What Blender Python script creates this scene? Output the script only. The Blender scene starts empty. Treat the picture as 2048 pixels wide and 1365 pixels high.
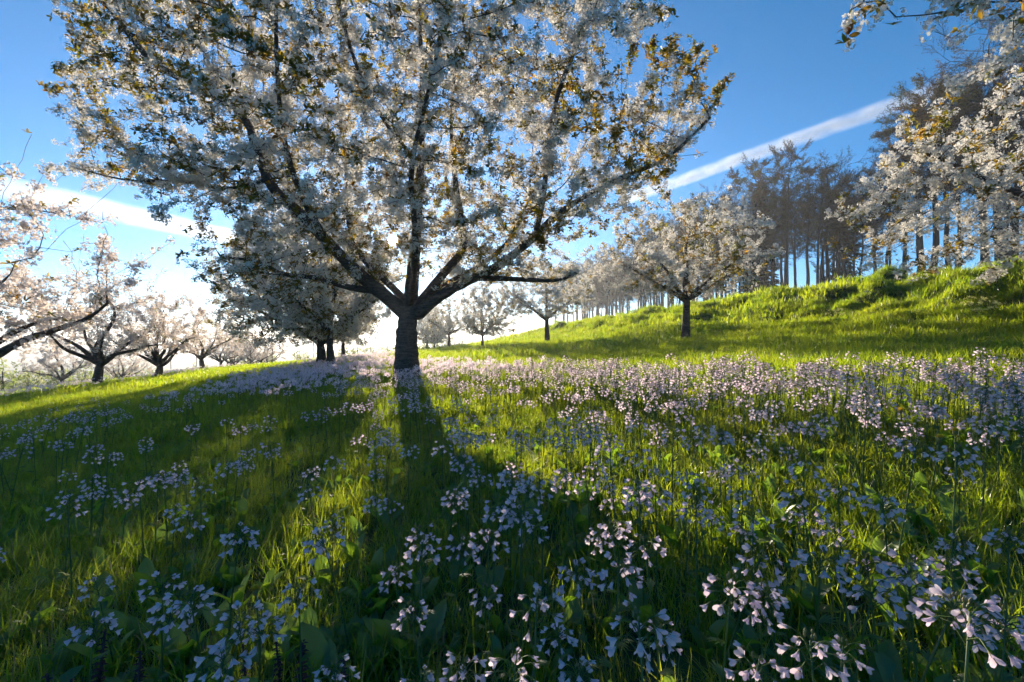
import bpy, math, random
import numpy as np
from mathutils import Vector, Euler
R = math.radians
rng = np.random.default_rng(7)
random.seed(7)
scn = bpy.context.scene
COL = scn.collection

# ------------------------------------------------------------------ camera, sky, sun, exposure
cam_d = bpy.data.cameras.new('camera'); cam = bpy.data.objects.new('camera', cam_d); COL.objects.link(cam)
cam.location = (0, 0, 0.85); cam.rotation_euler = (R(90), 0, 0)
cam_d.lens = 16; cam_d.sensor_width = 36; cam_d.clip_start = 0.02; cam_d.clip_end = 40000
scn.camera = cam
SUN_AZ, SUN_EL = R(-14.7), R(12.1)
SUNV = Vector((math.sin(SUN_AZ)*math.cos(SUN_EL), math.cos(SUN_AZ)*math.cos(SUN_EL), math.sin(SUN_EL)))
world = bpy.data.worlds.new('World'); scn.world = world; world.use_nodes = True
wn = world.node_tree.nodes; wl = world.node_tree.links
sky = wn.new('ShaderNodeTexSky'); sky.sky_type = 'NISHITA'; sky.sun_disc = False
sky.sun_elevation = SUN_EL; sky.sun_rotation = SUN_AZ
sky.altitude = 300; sky.air_density = 0.75; sky.dust_density = 0.08; sky.ozone_density = 5.0
hs = wn.new('ShaderNodeHueSaturation'); hs.inputs['Saturation'].default_value = 1.15; hs.inputs['Hue'].default_value = 0.49
wl.new(sky.outputs[0], hs.inputs['Color']); wl.new(hs.outputs[0], wn['Background'].inputs[0]); wn['Background'].inputs[1].default_value = 0.085
sun_d = bpy.data.lights.new('sun', 'SUN'); sun_l = bpy.data.objects.new('sun_light', sun_d); COL.objects.link(sun_l)
sun_d.energy = 4.6; sun_d.angle = R(0.55); sun_d.color = (1.0, 0.88, 0.70)
sun_l.rotation_euler = (-SUNV).to_track_quat('-Z', 'Y').to_euler(); sun_l.location = (-5, 20, 30)
scn.view_settings.view_transform = 'Standard'; scn.view_settings.look = 'None'
scn.view_settings.exposure = 1.38; scn.view_settings.gamma = 1.0
cy = scn.cycles
cy.use_denoising = True
cy.max_bounces = 4; cy.diffuse_bounces = 2; cy.glossy_bounces = 1; cy.transmission_bounces = 2
cy.use_adaptive_sampling = True; cy.adaptive_threshold = 0.03
cy.transparent_max_bounces = 8; cy.volume_bounces = 0
cy.caustics_reflective = False; cy.caustics_refractive = False
cy.sample_clamp_indirect = 6.0

# ------------------------------------------------------------------ helpers
def mat(name):
    m = bpy.data.materials.new(name); m.use_nodes = True
    nt = m.node_tree; nt.nodes.clear()
    out = nt.nodes.new('ShaderNodeOutputMaterial')
    return m, nt, out
def N(nt, t, **kw):
    n = nt.nodes.new(t)
    for k, v in kw.items(): setattr(n, k, v)
    return n
def leafy(name, cols, trans, tfac=0.5, rough=0.5, gloss=0.04, noise=0.0, nscale=30, patch=0.0):
    """thin leaf or petal: diffuse + translucent + a little gloss; colours vary from copy to copy"""
    m, nt, out = mat(name)
    oi = N(nt, 'ShaderNodeObjectInfo')
    def ramp(cl):
        r = N(nt, 'ShaderNodeValToRGB'); e = r.color_ramp.elements
        for i, c in enumerate(cl):
            p = i/max(1, len(cl)-1)
            el = e[i] if i < 2 else e.new(p)
            el.position = p; el.color = (*c, 1)
        if len(cl) == 1: e[1].color = (*cl[0], 1)
        return r
    r1, r2 = ramp(cols), ramp(trans)
    fac = oi.outputs['Random']
    if noise > 0:
        tc = N(nt, 'ShaderNodeTexCoord'); nz = N(nt, 'ShaderNodeTexNoise'); nz.inputs['Scale'].default_value = nscale
        nt.links.new(tc.outputs['Object'], nz.inputs['Vector'])
        mx = N(nt, 'ShaderNodeMix'); mx.inputs[0].default_value = noise
        nt.links.new(fac, mx.inputs[2]); nt.links.new(nz.outputs[0], mx.inputs[3]); fac = mx.outputs[0]
    if patch > 0:                      # patches of lusher and drier growth over the field
        ge = N(nt, 'ShaderNodeNewGeometry'); nz = N(nt, 'ShaderNodeTexNoise'); nz.inputs['Scale'].default_value = 1.1; nz.inputs['Detail'].default_value = 3
        nt.links.new(ge.outputs['Position'], nz.inputs['Vector'])
        mx = N(nt, 'ShaderNodeMix'); mx.inputs[0].default_value = patch
        nt.links.new(fac, mx.inputs[2]); nt.links.new(nz.outputs[0], mx.inputs[3]); fac = mx.outputs[0]
    nt.links.new(fac, r1.inputs[0]); nt.links.new(fac, r2.inputs[0])
    d = N(nt, 'ShaderNodeBsdfDiffuse'); t = N(nt, 'ShaderNodeBsdfTranslucent'); g = N(nt, 'ShaderNodeBsdfGlossy')
    g.inputs['Roughness'].default_value = rough
    nt.links.new(r1.outputs[0], d.inputs[0]); nt.links.new(r2.outputs[0], t.inputs[0])
    m1 = N(nt, 'ShaderNodeMixShader'); m1.inputs[0].default_value = tfac
    nt.links.new(d.outputs[0], m1.inputs[1]); nt.links.new(t.outputs[0], m1.inputs[2])
    m2 = N(nt, 'ShaderNodeMixShader'); m2.inputs[0].default_value = gloss
    nt.links.new(m1.outputs[0], m2.inputs[1]); nt.links.new(g.outputs[0], m2.inputs[2])
    nt.links.new(m2.outputs[0], out.inputs[0])
    return m
def bark(name, c0, c1, bands=0.0, scale=6.0, bump=0.5):
    m, nt, out = mat(name)
    tc = N(nt, 'ShaderNodeTexCoord'); mp = N(nt, 'ShaderNodeMapping')
    mp.inputs['Scale'].default_value = (1, 1, 5.0) if bands else (3, 3, 0.6)
    nt.links.new(tc.outputs['Object'], mp.inputs[0])
    nz = N(nt, 'ShaderNodeTexNoise'); nz.inputs['Scale'].default_value = scale; nz.inputs['Detail'].default_value = 6
    nz.inputs['Distortion'].default_value = 0.6
    nt.links.new(mp.outputs[0], nz.inputs['Vector'])
    n2 = N(nt, 'ShaderNodeTexNoise'); n2.inputs['Scale'].default_value = scale*5; n2.inputs['Detail'].default_value = 4
    nt.links.new(tc.outputs['Object'], n2.inputs['Vector'])
    mx = N(nt, 'ShaderNodeMix'); mx.inputs[0].default_value = 0.35
    nt.links.new(nz.outputs[0], mx.inputs[2]); nt.links.new(n2.outputs[0], mx.inputs[3])
    r = N(nt, 'ShaderNodeValToRGB'); r.color_ramp.elements[0].position = 0.38; r.color_ramp.elements[1].position = 0.66
    r.color_ramp.elements[0].color = (*c0, 1); r.color_ramp.elements[1].color = (*c1, 1)
    nt.links.new(mx.outputs[0], r.inputs[0])
    b = N(nt, 'ShaderNodeBsdfPrincipled'); b.inputs['Roughness'].default_value = 0.85
    nt.links.new(r.outputs[0], b.inputs['Base Color'])
    bp = N(nt, 'ShaderNodeBump'); bp.inputs['Strength'].default_value = bump; bp.inputs['Distance'].default_value = 0.03
    nt.links.new(mx.outputs[0], bp.inputs['Height']); nt.links.new(bp.outputs[0], b.inputs['Normal'])
    nt.links.new(b.outputs[0], out.inputs[0])
    return m
def new_obj(name, verts, faces, mats, parent=None, smooth=True, midx=None, link=True):
    me = bpy.data.meshes.new(name)
    me.from_pydata([tuple(v) for v in verts], [], [tuple(f) for f in faces])
    for mm in (mats if isinstance(mats, (list, tuple)) else [mats]): me.materials.append(mm)
    if midx is not None: me.polygons.foreach_set('material_index', np.asarray(midx, dtype=np.int32))
    if smooth: me.polygons.foreach_set('use_smooth', np.ones(len(me.polygons), dtype=bool))
    me.update()
    o = bpy.data.objects.new(name, me)
    if link: COL.objects.link(o)
    if parent is not None: o.parent = parent
    return o
def tag(o, label=None, cat=None, group=None, kind=None):
    if label: o['label'] = label
    if cat: o['category'] = cat
    if group: o['group'] = group
    if kind: o['kind'] = kind
    return o
def empty(name, loc=(0, 0, 0), rz=0, s=1.0):
    o = bpy.data.objects.new(name, None); COL.objects.link(o)
    o.empty_display_size = 0.1
    o.location = loc; o.rotation_euler = (0, 0, rz); o.scale = (s, s, s)
    return o
def copy_tree(o, parent=None):
    c = o.copy(); COL.objects.link(c); c.parent = parent
    for ch in list(o.children): copy_tree(ch, c)
    return c

class MB:
    """collects pieces of one mesh"""
    def __init__(s): s.v = []; s.f = []; s.m = []
    def add(s, v, f, mi=0):
        o = len(s.v); s.v.extend(v); s.f.extend(tuple(i+o for i in q) for q in f); s.m.extend([mi]*len(f))
    def tube(s, P, Rr, sides=6, mi=0, cap=True):
        P = np.asarray(P, float); Rr = np.asarray(Rr, float); n = len(P)
        if n < 2: return
        T = np.gradient(P, axis=0); T /= np.linalg.norm(T, axis=1)[:, None]+1e-9
        ax = np.argmin(np.abs(T).sum(0)); ref = np.zeros(3); ref[ax] = 1
        A = np.cross(T, ref); A /= np.linalg.norm(A, axis=1)[:, None]+1e-9
        B = np.cross(T, A)
        th = np.arange(sides)*2*math.pi/sides
        V = P[:, None, :]+Rr[:, None, None]*(np.cos(th)[None, :, None]*A[:, None, :]+np.sin(th)[None, :, None]*B[:, None, :])
        V = V.reshape(-1, 3).tolist()
        F = []
        for i in range(n-1):
            a = i*sides; b = a+sides
            for k in range(sides):
                k2 = (k+1) % sides
                F.append((a+k, a+k2, b+k2, b+k))
        if cap and sides > 3: F.append(tuple(range((n-1)*sides, n*sides)))
        s.add(V, F, mi)
    def build(s, name, mats, parent=None, smooth=True, link=True):
        return new_obj(name, s.v, s.f, mats, parent, smooth, s.m, link)

# scattering of prototypes over points (only for what counts as stuff)
_groups = {}
def proto_collection(name, objs):
    c = bpy.data.collections.new(name)
    for i, o in enumerate(objs):
        o.name = '%s_%02d' % (name, i); c.objects.link(o)
    return c
def scatter_group(coll):
    if coll.name in _groups: return _groups[coll.name]
    ng = bpy.data.node_groups.new('scatter_'+coll.name, 'GeometryNodeTree')
    ng.interface.new_socket('Geometry', in_out='INPUT', socket_type='NodeSocketGeometry')
    ng.interface.new_socket('Geometry', in_out='OUTPUT', socket_type='NodeSocketGeometry')
    gi = ng.nodes.new('NodeGroupInput'); go = ng.nodes.new('NodeGroupOutput')
    m2p = ng.nodes.new('GeometryNodeMeshToPoints')
    iop = ng.nodes.new('GeometryNodeInstanceOnPoints'); ci = ng.nodes.new('GeometryNodeCollectionInfo')
    ci.inputs['Collection'].default_value = coll; ci.inputs['Separate Children'].default_value = True
    ci.inputs['Reset Children'].default_value = True
    def attr(nm, t):
        a = ng.nodes.new('GeometryNodeInputNamedAttribute'); a.data_type = t; a.inputs['Name'].default_value = nm; return a.outputs[0]
    e2r = ng.nodes.new('FunctionNodeEulerToRotation')
    L = ng.links.new
    L(gi.outputs[0], m2p.inputs[0]); L(m2p.outputs[0], iop.inputs['Points']); L(ci.outputs[0], iop.inputs['Instance'])
    iop.inputs['Pick Instance'].default_value = True
    L(attr('pick', 'INT'), iop.inputs['Instance Index'])
    L(attr('turn', 'FLOAT_VECTOR'), e2r.inputs[0]); L(e2r.outputs[0], iop.inputs['Rotation'])
    L(attr('size', 'FLOAT'), iop.inputs['Scale'])
    L(iop.outputs[0], go.inputs[0])
    _groups[coll.name] = ng
    return ng
def scatter(name, coll, P, turn, size, parent=None, nproto=None):
    P = np.asarray(P, np.float32); n = len(P)
    me = bpy.data.meshes.new(name); me.vertices.add(n); me.vertices.foreach_set('co', P.ravel())
    a = me.attributes.new('turn', 'FLOAT_VECTOR', 'POINT'); a.data.foreach_set('vector', np.asarray(turn, np.float32).ravel())
    a = me.attributes.new('size', 'FLOAT', 'POINT'); a.data.foreach_set('value', np.asarray(size, np.float32).ravel())
    a = me.attributes.new('pick', 'INT', 'POINT'); a.data.foreach_set('value', rng.integers(0, len(coll.objects), n).astype(np.int32))
    me.update()
    o = bpy.data.objects.new(name, me); COL.objects.link(o)
    if parent is not None: o.parent = parent
    md = o.modifiers.new('scatter', 'NODES'); md.node_group = scatter_group(coll)
    o['kind'] = 'stuff'
    return o

# ------------------------------------------------------------------ the lie of the land
# u runs across the orchard rows (uphill to the right), v along them towards the sun
C15, S15 = math.cos(R(15)), math.sin(R(15))
def uv2xy(u, v): return C15*u-S15*v, S15*u+C15*v
def xy2uv(x, y): return C15*x+S15*y, -S15*x+C15*y
_w = np.random.default_rng(3)
_waves = [(_w.uniform(0, 6.28), _w.uniform(0, 6.28), _w.uniform(0.7, 1.4)) for _ in range(24)]
def noise2(x, y, f, k0=0, n=6):
    s = 0
    for a, p, q in _waves[k0:k0+n]: s = s+np.sin((x*np.cos(a)+y*np.sin(a))*f*q+p)
    return s/math.sqrt(n/2.0)/1.6
def sstep(t):
    t = np.clip(t, 0, 1); return t*t*(3-2*t)
def ground_uv(u, v):
    u = np.asarray(u, float); v = np.asarray(v, float)
    uc = np.clip(u, -10, 9)
    z = 0.0926*uc+0.00126*uc*uc
    z = z+np.where(u < -10, -0.12*np.minimum(-10-u, 90), 0)
    H = 1.0-0.72*sstep((v-4)/72.0)-0.28*sstep((v-80)/60.0)
    bk = sstep((u-8.6)/1.2)*0.15+sstep((u-9.2)/5.0)*0.85
    z = z+np.where(u > 8.6, 1.6*bk*H, 0)
    z = z-0.03*np.clip(u-16, 0, 1e4)*sstep((u-16)/6)*np.exp(-np.clip(u-60, 0, 1e4)/400)*0.5
    fall = 0.008*np.clip(v-15, 0, 200)+0.05*np.clip(v-30, 0, 260)*sstep((v-30)/18)
    z = z-fall*(1-0.55*sstep((u-7)/6))
    bank = sstep((u-9)/2.5)*(1-sstep((u-14.5)/3))
    z = z+bank*(0.10*np.sin(u*5.2+1.3*noise2(u, v, 0.8, 2)*2)+0.14*noise2(u, v, 1.9, 6)*(1-.6*sstep((u-12.5)/1.5))+0.15*noise2(u, v, 4.6, 12)+0.08*noise2(u, v, 9.0, 16))
    z = z+0.025*noise2(u, v, 0.9, 0)*np.clip(np.hypot(u, v)/6, 0, 1)
    far = np.hypot(u, v)
    z = np.maximum(z, -19+0.6*noise2(u, v, 0.02, 4))
    return z
def gz(x, y): return ground_uv(*xy2uv(np.asarray(x, float), np.asarray(y, float)))
def gz1(x, y): return float(gz(x, y))

# ------------------------------------------------------------------ materials
M_ground, nt, out = mat('meadow_soil')
tc = N(nt, 'ShaderNodeTexCoord'); nz = N(nt, 'ShaderNodeTexNoise'); nz.inputs['Scale'].default_value = 2.5; nz.inputs['Detail'].default_value = 8
nt.links.new(tc.outputs['Object'], nz.inputs['Vector'])
rp = N(nt, 'ShaderNodeValToRGB'); rp.color_ramp.elements[0].position = .35; rp.color_ramp.elements[1].position = .68
rp.color_ramp.elements[0].color = (.022, .030, .008, 1); rp.color_ramp.elements[1].color = (.07, .12, .02, 1)
nt.links.new(nz.outputs[0], rp.inputs[0])
pb = N(nt, 'ShaderNodeBsdfPrincipled'); pb.inputs['Roughness'].default_value = .9
nt.links.new(rp.outputs[0], pb.inputs['Base Color'])
bm_ = N(nt, 'ShaderNodeBump'); bm_.inputs['Strength'].default_value = .6; bm_.inputs['Distance'].default_value = .05
nt.links.new(nz.outputs[0], bm_.inputs['Height']); nt.links.new(bm_.outputs[0], pb.inputs['Normal'])
nt.links.new(pb.outputs[0], out.inputs[0])

M_grass = leafy('grass_blade', [(.016, .050, .008), (.034, .088, .010), (.075, .125, .016)], [(.15, .34, .01), (.47, .58, .015), (.72, .70, .04)], .68, .35, .05, patch=.55)
M_leaf = leafy('meadow_leaf', [(.03, .085, .012), (.055, .12, .02)], [(.28, .52, .02), (.45, .62, .04)], .5, .4, .06, .5, 12)
M_stem = leafy('flower_stem', [(.07, .12, .03), (.10, .14, .04)], [(.20, .32, .06), (.22, .36, .06)], .3, .5, .04)
M_petal = leafy('lilac_petal', [(.87, .70, .82), (.91, .76, .84), (.93, .82, .85)], [(.86, .66, .76), (.92, .73, .78), (.94, .80, .81)], .58, .5, .02, .3, 60)
M_calyx = leafy('calyx', [(.22, .22, .06), (.26, .22, .10)], [(.3, .3, .06), (.36, .3, .1)], .3)
M_blossom = leafy('cherry_petal', [(.76, .73, .68), (.84, .80, .74)], [(.82, .76, .66), (.86, .80, .72)], .45, .6, .0)
M_blossom_p = leafy('backlit_petal', [(.76, .68, .66), (.84, .76, .72)], [(.84, .70, .60), (.88, .76, .66)], .5, .6, .0)  # white cherry petal with the warm pink of backlight put into its colour
M_bleaf = leafy('young_cherry_leaf', [(.035, .04, .012), (.05, .045, .014), (.08, .05, .015)], [(.26, .28, .02), (.50, .36, .02), (.58, .30, .03)], .5, .35, .05)
M_bark = bark('cherry_bark', (.030, .021, .016), (.15, .105, .075), bands=1, scale=7)
M_twig = bark('twig_bark', (.03, .022, .018), (.075, .055, .042), scale=10, bump=.2)
M_fbark = bark('forest_bark', (.022, .018, .015), (.06, .05, .042), scale=3)
M_ftwig = leafy('bud_twig', [(.026, .019, .014), (.045, .03, .018)], [(.03, .02, .01), (.04, .03, .01)], .1, .6, 0)
M_fbud = leafy('spring_bud', [(.035, .045, .01), (.045, .035, .012), (.05, .03, .014)], [(.10, .13, .02), (.15, .10, .02), (.13, .07, .025)], .4, .6, 0)
M_fir = leafy('fir_needles', [(.014, .03, .012), (.022, .045, .016)], [(.03, .06, .015), (.04, .08, .02)], .25, .5, .02)
M_yleaf = leafy('pale_leaf', [(.13, .17, .03), (.20, .22, .06), (.34, .33, .18)], [(.36, .46, .08), (.5, .55, .14), (.66, .64, .34)], .5, .5, .02)
M_yellow = leafy('yellow_petal', [(.75, .48, .02), (.8, .55, .03)], [(.8, .55, .03), (.8, .6, .05)], .35)
M_cream = leafy('cream_petal', [(.72, .66, .22), (.78, .72, .3)], [(.8, .75, .3), (.8, .75, .3)], .4)
M_bract = leafy('dark_bract', [(.045, .022, .028), (.06, .03, .03)], [(.14, .05, .05), (.16, .06, .05)], .3)
M_pink = leafy('pink_bud', [(.5, .12, .12), (.55, .16, .14)], [(.5, .15, .12), (.55, .16, .14)], .3)
M_hill, nt, out = mat('far_hill')
d_ = N(nt, 'ShaderNodeBsdfDiffuse'); d_.inputs[0].default_value = (.06, .09, .05, 1); nt.links.new(d_.outputs[0], out.inputs[0])

# ------------------------------------------------------------------ ground sheet
def axis(segs):
    out = [segs[0][0]]
    for a, b, st in segs:
        n = max(1, int(round((b-a)/st)))
        out += [a+(b-a)*(i+1)/n for i in range(n)]
    return np.array(out)
ua = axis([(-1300, -300, 100), (-300, -60, 20), (-60, -16, 3), (-16, 7, .45), (7, 18, .16), (18, 60, 3), (60, 300, 20), (300, 1300, 100)])
va = axis([(-300, -40, 50), (-40, -4, 3), (-4, 45, .32), (45, 100, 1.5), (100, 300, 12), (300, 1300, 100)])
U, V = np.meshgrid(ua, va)
X, Y = uv2xy(U, V); Z = ground_uv(U, V)
vv = np.stack([X, Y, Z], -1).reshape(-1, 3)
nu, nv = len(ua), len(va)
idx = np.arange(nu*nv).reshape(nv, nu)
ff = np.stack([idx[:-1, :-1], idx[:-1, 1:], idx[1:, 1:], idx[1:, :-1]], -1).reshape(-1, 4)
ground = new_obj('meadow_ground', vv.tolist(), ff.tolist(), M_ground)
tag(ground, 'sloping meadow ground rising to a grassy bank', None, None, 'structure')

# low far hills
hv, hf = [], []
na = 120
for i in range(na+1):
    a = R(-75+150*i/na)
    for j, (rad, hh) in enumerate(((900, -19.5), (1000, 0), (1080, 1), (1180, .6), (1250, -19.5))):
        h = -19.5 if hh < -1 else (-6+10*abs(math.sin(a*3.1+1))+5*math.sin(a*9+2)+2*math.sin(a*23)+(3 if hh == 1 else (0 if hh == 0 else 1)))
        if hh == 0: h -= 7
        hv.append((rad*math.sin(a-R(15)), rad*math.cos(a-R(15)), h))
for i in range(na):
    for j in range(4):
        q = i*5+j; hf.append((q, q+5, q+6, q+1))
tag(new_obj('hills', hv, hf, M_hill), 'low far hills fading into the haze', None, None, 'structure')

# ------------------------------------------------------------------ prototypes for scattering
def blade(mb, bx, by, az, L, w, lean, segs, mi=0):
    ca, sa = math.cos(az), math.sin(az)
    pa = az+math.pi/2+random.uniform(-.6, .6); px, py = math.cos(pa)*w/2, math.sin(pa)*w/2
    v = []
    for k in range(segs+1):
        t = k/segs; r = L*lean*t**1.8; h = L*(t-0.32*lean*t*t*t)
        s = 1-t**2.2 if k < segs else 0.0
        x, y = bx+ca*r, by+sa*r
        if k < segs: v += [(x-px*s, y-py*s, h), (x+px*s, y+py*s, h)]
        else: v.append((x, y, h))
    f = []
    for k in range(segs-1): f.append((2*k, 2*k+1, 2*k+3, 2*k+2))
    f.append((2*segs-2, 2*segs-1, 2*segs))
    mb.add(v, f, mi)
M_straw = leafy('dead_straw', [(.22, .17, .08), (.30, .24, .12)], [(.30, .24, .10), (.36, .28, .12)], .3)
def tuft(n, rad, lmin, lmax, w, segs):
    mb = MB()
    for _ in range(n):
        a = random.uniform(0, 6.283); r = rad*math.sqrt(random.random())
        blade(mb, r*math.cos(a), r*math.sin(a), random.uniform(0, 6.283), random.uniform(lmin, lmax), w*random.uniform(.6, 1.3), random.uniform(.1, .9), segs, 1 if random.random() < .05 else 0)
    return mb.build('tuft', [M_grass, M_straw], link=False)
C_near = proto_collection('grass_near', [tuft(42, .085, .05, .19, .0042, 4) for _ in range(6)])
C_mid = proto_collection('grass_mid', [tuft(46, .15, .06, .17, .008, 3) for _ in range(5)])
C_far = proto_collection('grass_far', [tuft(50, .40, .08, .22, .022, 2) for _ in range(4)])

def petal_fan(mb, c, nrm, r, mi=0, np_=5):
    n = Vector(nrm).normalized(); a = n.orthogonal().normalized(); b = n.cross(a)
    c = Vector(c); ph = random.uniform(0, 6.28)
    for k in range(np_):
        t0 = ph+k*2*math.pi/np_
        def pt(t, q, up): return tuple(c+(a*math.cos(t)+b*math.sin(t))*(r*q)+n*(r*up))
        cup = random.uniform(.1, .5)
        mb.add([tuple(c), pt(t0-.5, .72, cup*.6), pt(t0, 1.0, cup), pt(t0+.5, .72, cup*.6)], [(0, 1, 2), (0, 2, 3)], mi)
def blossom_ball(nf, rad, fr, mats):
    mb = MB()
    for _ in range(nf):
        d = Vector((random.gauss(0, 1), random.gauss(0, 1), random.gauss(0, 1))).normalized()
        d.z -= .15
        p = d*rad*random.uniform(.55, 1.0)
        n = (d+Vector((random.gauss(0, .35), random.gauss(0, .35), random.gauss(0, .35)))).normalized()
        petal_fan(mb, p, n, fr*random.uniform(.8, 1.15))
    return mb.build('blossom', mats, link=False, smooth=False)
C_bl = proto_collection('blossom_near', [blossom_ball(15, .058, .0185, [M_blossom]) for _ in range(6)])
C_blm = proto_collection('blossom_mid', [blossom_ball(15, .085, .026, [M_blossom]) for _ in range(5)])
C_blp = proto_collection('blossom_backlit', [blossom_ball(13, .085, .026, [M_blossom_p]) for _ in range(5)])
C_blf = proto_collection('blossom_far', [blossom_ball(26, .30, .07, [M_blossom_p]) for _ in range(4)])
def leafblade(mb, base, d, up, L, w, fold=.25, mi=0, segs=3, droop=.25):
    """a pointed leaf with folded midrib; d is its direction"""
    d = Vector(d).normalized(); up = Vector(up); s = d.cross(up)
    if s.length < 1e-4: s = d.orthogonal()
    s.normalize(); n = s.cross(d)
    base = Vector(base); v = []
    for k in range(segs+1):
        t = k/segs
        c = base+d*(L*t)-n*(droop*L*t*t)
        hw = w/2*math.sin(math.pi*min(1, t*.93+.06))**.8 if k < segs else 0
        if k < segs: v += [tuple(c+s*hw+n*(hw*fold)), tuple(c), tuple(c-s*hw+n*(hw*fold))]
        else: v.append(tuple(c))
    f = []
    for k in range(segs-1):
        a = 3*k; f += [(a, a+1, a+4, a+3), (a+1, a+2, a+5, a+4)]
    a = 3*(segs-1); f += [(a, a+1, a+3), (a+1, a+2, a+3)]
    mb.add(v, f, mi)
def leaf_sprig(n, L, spread, mats):
    mb = MB()
    for k in range(n):
        a = random.uniform(0, 6.28); e = random.uniform(-.2, 1.1)
        d = Vector((math.cos(a)*math.cos(e), math.sin(a)*math.cos(e), math.sin(e)))
        leafblade(mb, d*spread*random.uniform(0, .6), d, (0, 0, 1), L*random.uniform(.6, 1.1), L*.42*random.uniform(.8, 1.1), random.uniform(.1, .6), 0, 3, random.uniform(0, .4))
    return mb.build('sprig', mats, link=False)
C_lf = proto_collection('cherry_leaf_sprig', [leaf_sprig(5, .095, .03, [M_bleaf]) for _ in range(5)])
C_lfm = proto_collection('cherry_leaf_mid', [leaf_sprig(5, .12, .06, [M_bleaf]) for _ in range(4)])
C_yl = proto_collection('pale_leaf_puff', [leaf_sprig(16, .16, .28, [M_yleaf]) for _ in range(4)])
def twig_spray(nt_, L, buds):
    mb = MB()
    def grow(p, d, L, r, lv):
        n = 3; P = [p]
        for k in range(n):
            d = (d+Vector((random.gauss(0, .16), random.gauss(0, .16), random.gauss(.08, .12)))).normalized()
            P.append(P[-1]+d*L/n)
        mb.tube([tuple(q) for q in P], [r*(1-.25*k) for k in range(n+1)], 3, 0, False)
        for q in P[1:]:
            for _ in range(buds):
                b = Vector((random.gauss(0, 1), random.gauss(0, 1), random.gauss(.4, 1))).normalized()
                leafblade(mb, q+b*.02, b, (0, 0, 1), random.uniform(.05, .11), random.uniform(.03, .055), .2, 1, 2)
        if lv > 0:
            for q in P[1:]:
                for _ in range(2):
                    dd = (d*.8+Vector((random.gauss(0, .55), random.gauss(0, .55), random.gauss(.1, .4)))).normalized()
                    grow(q, dd, L*.55, r*.6, lv-1)
    grow(Vector((0, 0, 0)), Vector((0, 0, 1)), L, .014, 2)
    return mb.build('twig_spray', [M_ftwig, M_fbud], link=False, smooth=False)
C_tw = proto_collection('forest_twigs', [twig_spray(3, 1.1, 1) for _ in range(4)])
C_twl = proto_collection('forest_twigs_leafing', [twig_spray(3, 1.1, 4) for _ in range(4)])
def fir_spray():
    mb = MB()
    for k in range(26):
        t = random.random(); a = random.choice((-1, 1))*random.uniform(.5, 1.1)
        d = Vector((math.cos(a), math.sin(a), random.uniform(-.5, .1)))
        leafblade(mb, (t*1.2, 0, -.25*t*t), d, (0, 0, 1), random.uniform(.3, .6)*(1.15-t*.7), .16, .2, 0, 2, .4)
    return mb.build('fir_spray', [M_fir], link=False)
C_fir = proto_collection('fir_branch', [fir_spray() for _ in range(4)])

# ------------------------------------------------------------------ trees
def colonize(nodes, par, att, step, di, dk, iters, trop=(0, 0, 0), jit=.12, rg=None):
    nodes = [np.array(p, float) for p in nodes]; par = list(par)
    Pn = np.array(nodes); att = np.array(att)
    D = np.linalg.norm(att[:, None, :]-Pn[None], axis=2)
    near = D.argmin(1); dist = D.min(1)
    kids = np.zeros(len(Pn), int)
    trop = np.array(trop)
    for it in range(iters):
        act = dist < di
        if not act.any(): break
        dirs = att[act]-Pn[near[act]]; dirs /= np.linalg.norm(dirs, axis=1)[:, None]+1e-9
        acc = np.zeros_like(Pn); np.add.at(acc, near[act], dirs)
        src = np.unique(near[act]); src = src[kids[src] < 3]
        if len(src) == 0: break
        d = acc[src]; d /= np.linalg.norm(d, axis=1)[:, None]+1e-9
        d = d+trop+rg.normal(0, jit, d.shape); d /= np.linalg.norm(d, axis=1)[:, None]
        new = Pn[src]+d*step
        kids[src] += 1
        base = len(Pn)
        Pn = np.vstack([Pn, new]); par += src.tolist(); kids = np.concatenate([kids, np.zeros(len(new), int)])
        nd = np.linalg.norm(att[:, None, :]-new[None], axis=2)
        m = nd.min(1); am = nd.argmin(1)
        up = m < dist
        dist[up] = m[up]; near[up] = base+am[up]
        keep = dist > dk
        att, near, dist = att[keep], near[keep], dist[keep]
        if len(att) == 0: break
    return Pn, np.array(par)
def radii_of(Pn, par, tip, ex):
    n = len(Pn); s = np.zeros(n)
    for i in range(n-1, -1, -1):
        if s[i] == 0: s[i] = tip**ex
        if par[i] >= 0: s[par[i]] += s[i]
    return s**(1/ex)
def resample(poly, step):
    P = np.array(poly, float); out = [P[0]]
    for a, b in zip(P[:-1], P[1:]):
        n = max(1, int(round(np.linalg.norm(b[:3]-a[:3])/step)))
        for k in range(n): out.append(a+(b-a)*(k+1)/n)
    return np.array(out)
def smooth_poly(poly, it=2):
    P = np.array(poly, float)
    for _ in range(it):
        Q = [P[0]]
        for a, b in zip(P[:-1], P[1:]): Q += [a*.75+b*.25, a*.25+b*.75]
        Q.append(P[-1]); P = np.array(Q)
    return P
def skeleton(limbs, step):
    """limbs: polylines (x,y,z,r); the first is the trunk, each other starts at its nearest node"""
    nodes, par, rad = [], [], []
    for li, poly in enumerate(limbs):
        P = resample(smooth_poly(poly), step)
        if li == 0: prev = -1; start = 0
        else:
            A = np.array(nodes); prev = int(np.argmin(np.linalg.norm(A-P[0, :3], axis=1))); start = 1
        for k in range(start, len(P)):
            nodes.append(P[k, :3]); rad.append(P[k, 3]); par.append(prev); prev = len(nodes)-1
    return nodes, par, rad
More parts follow.
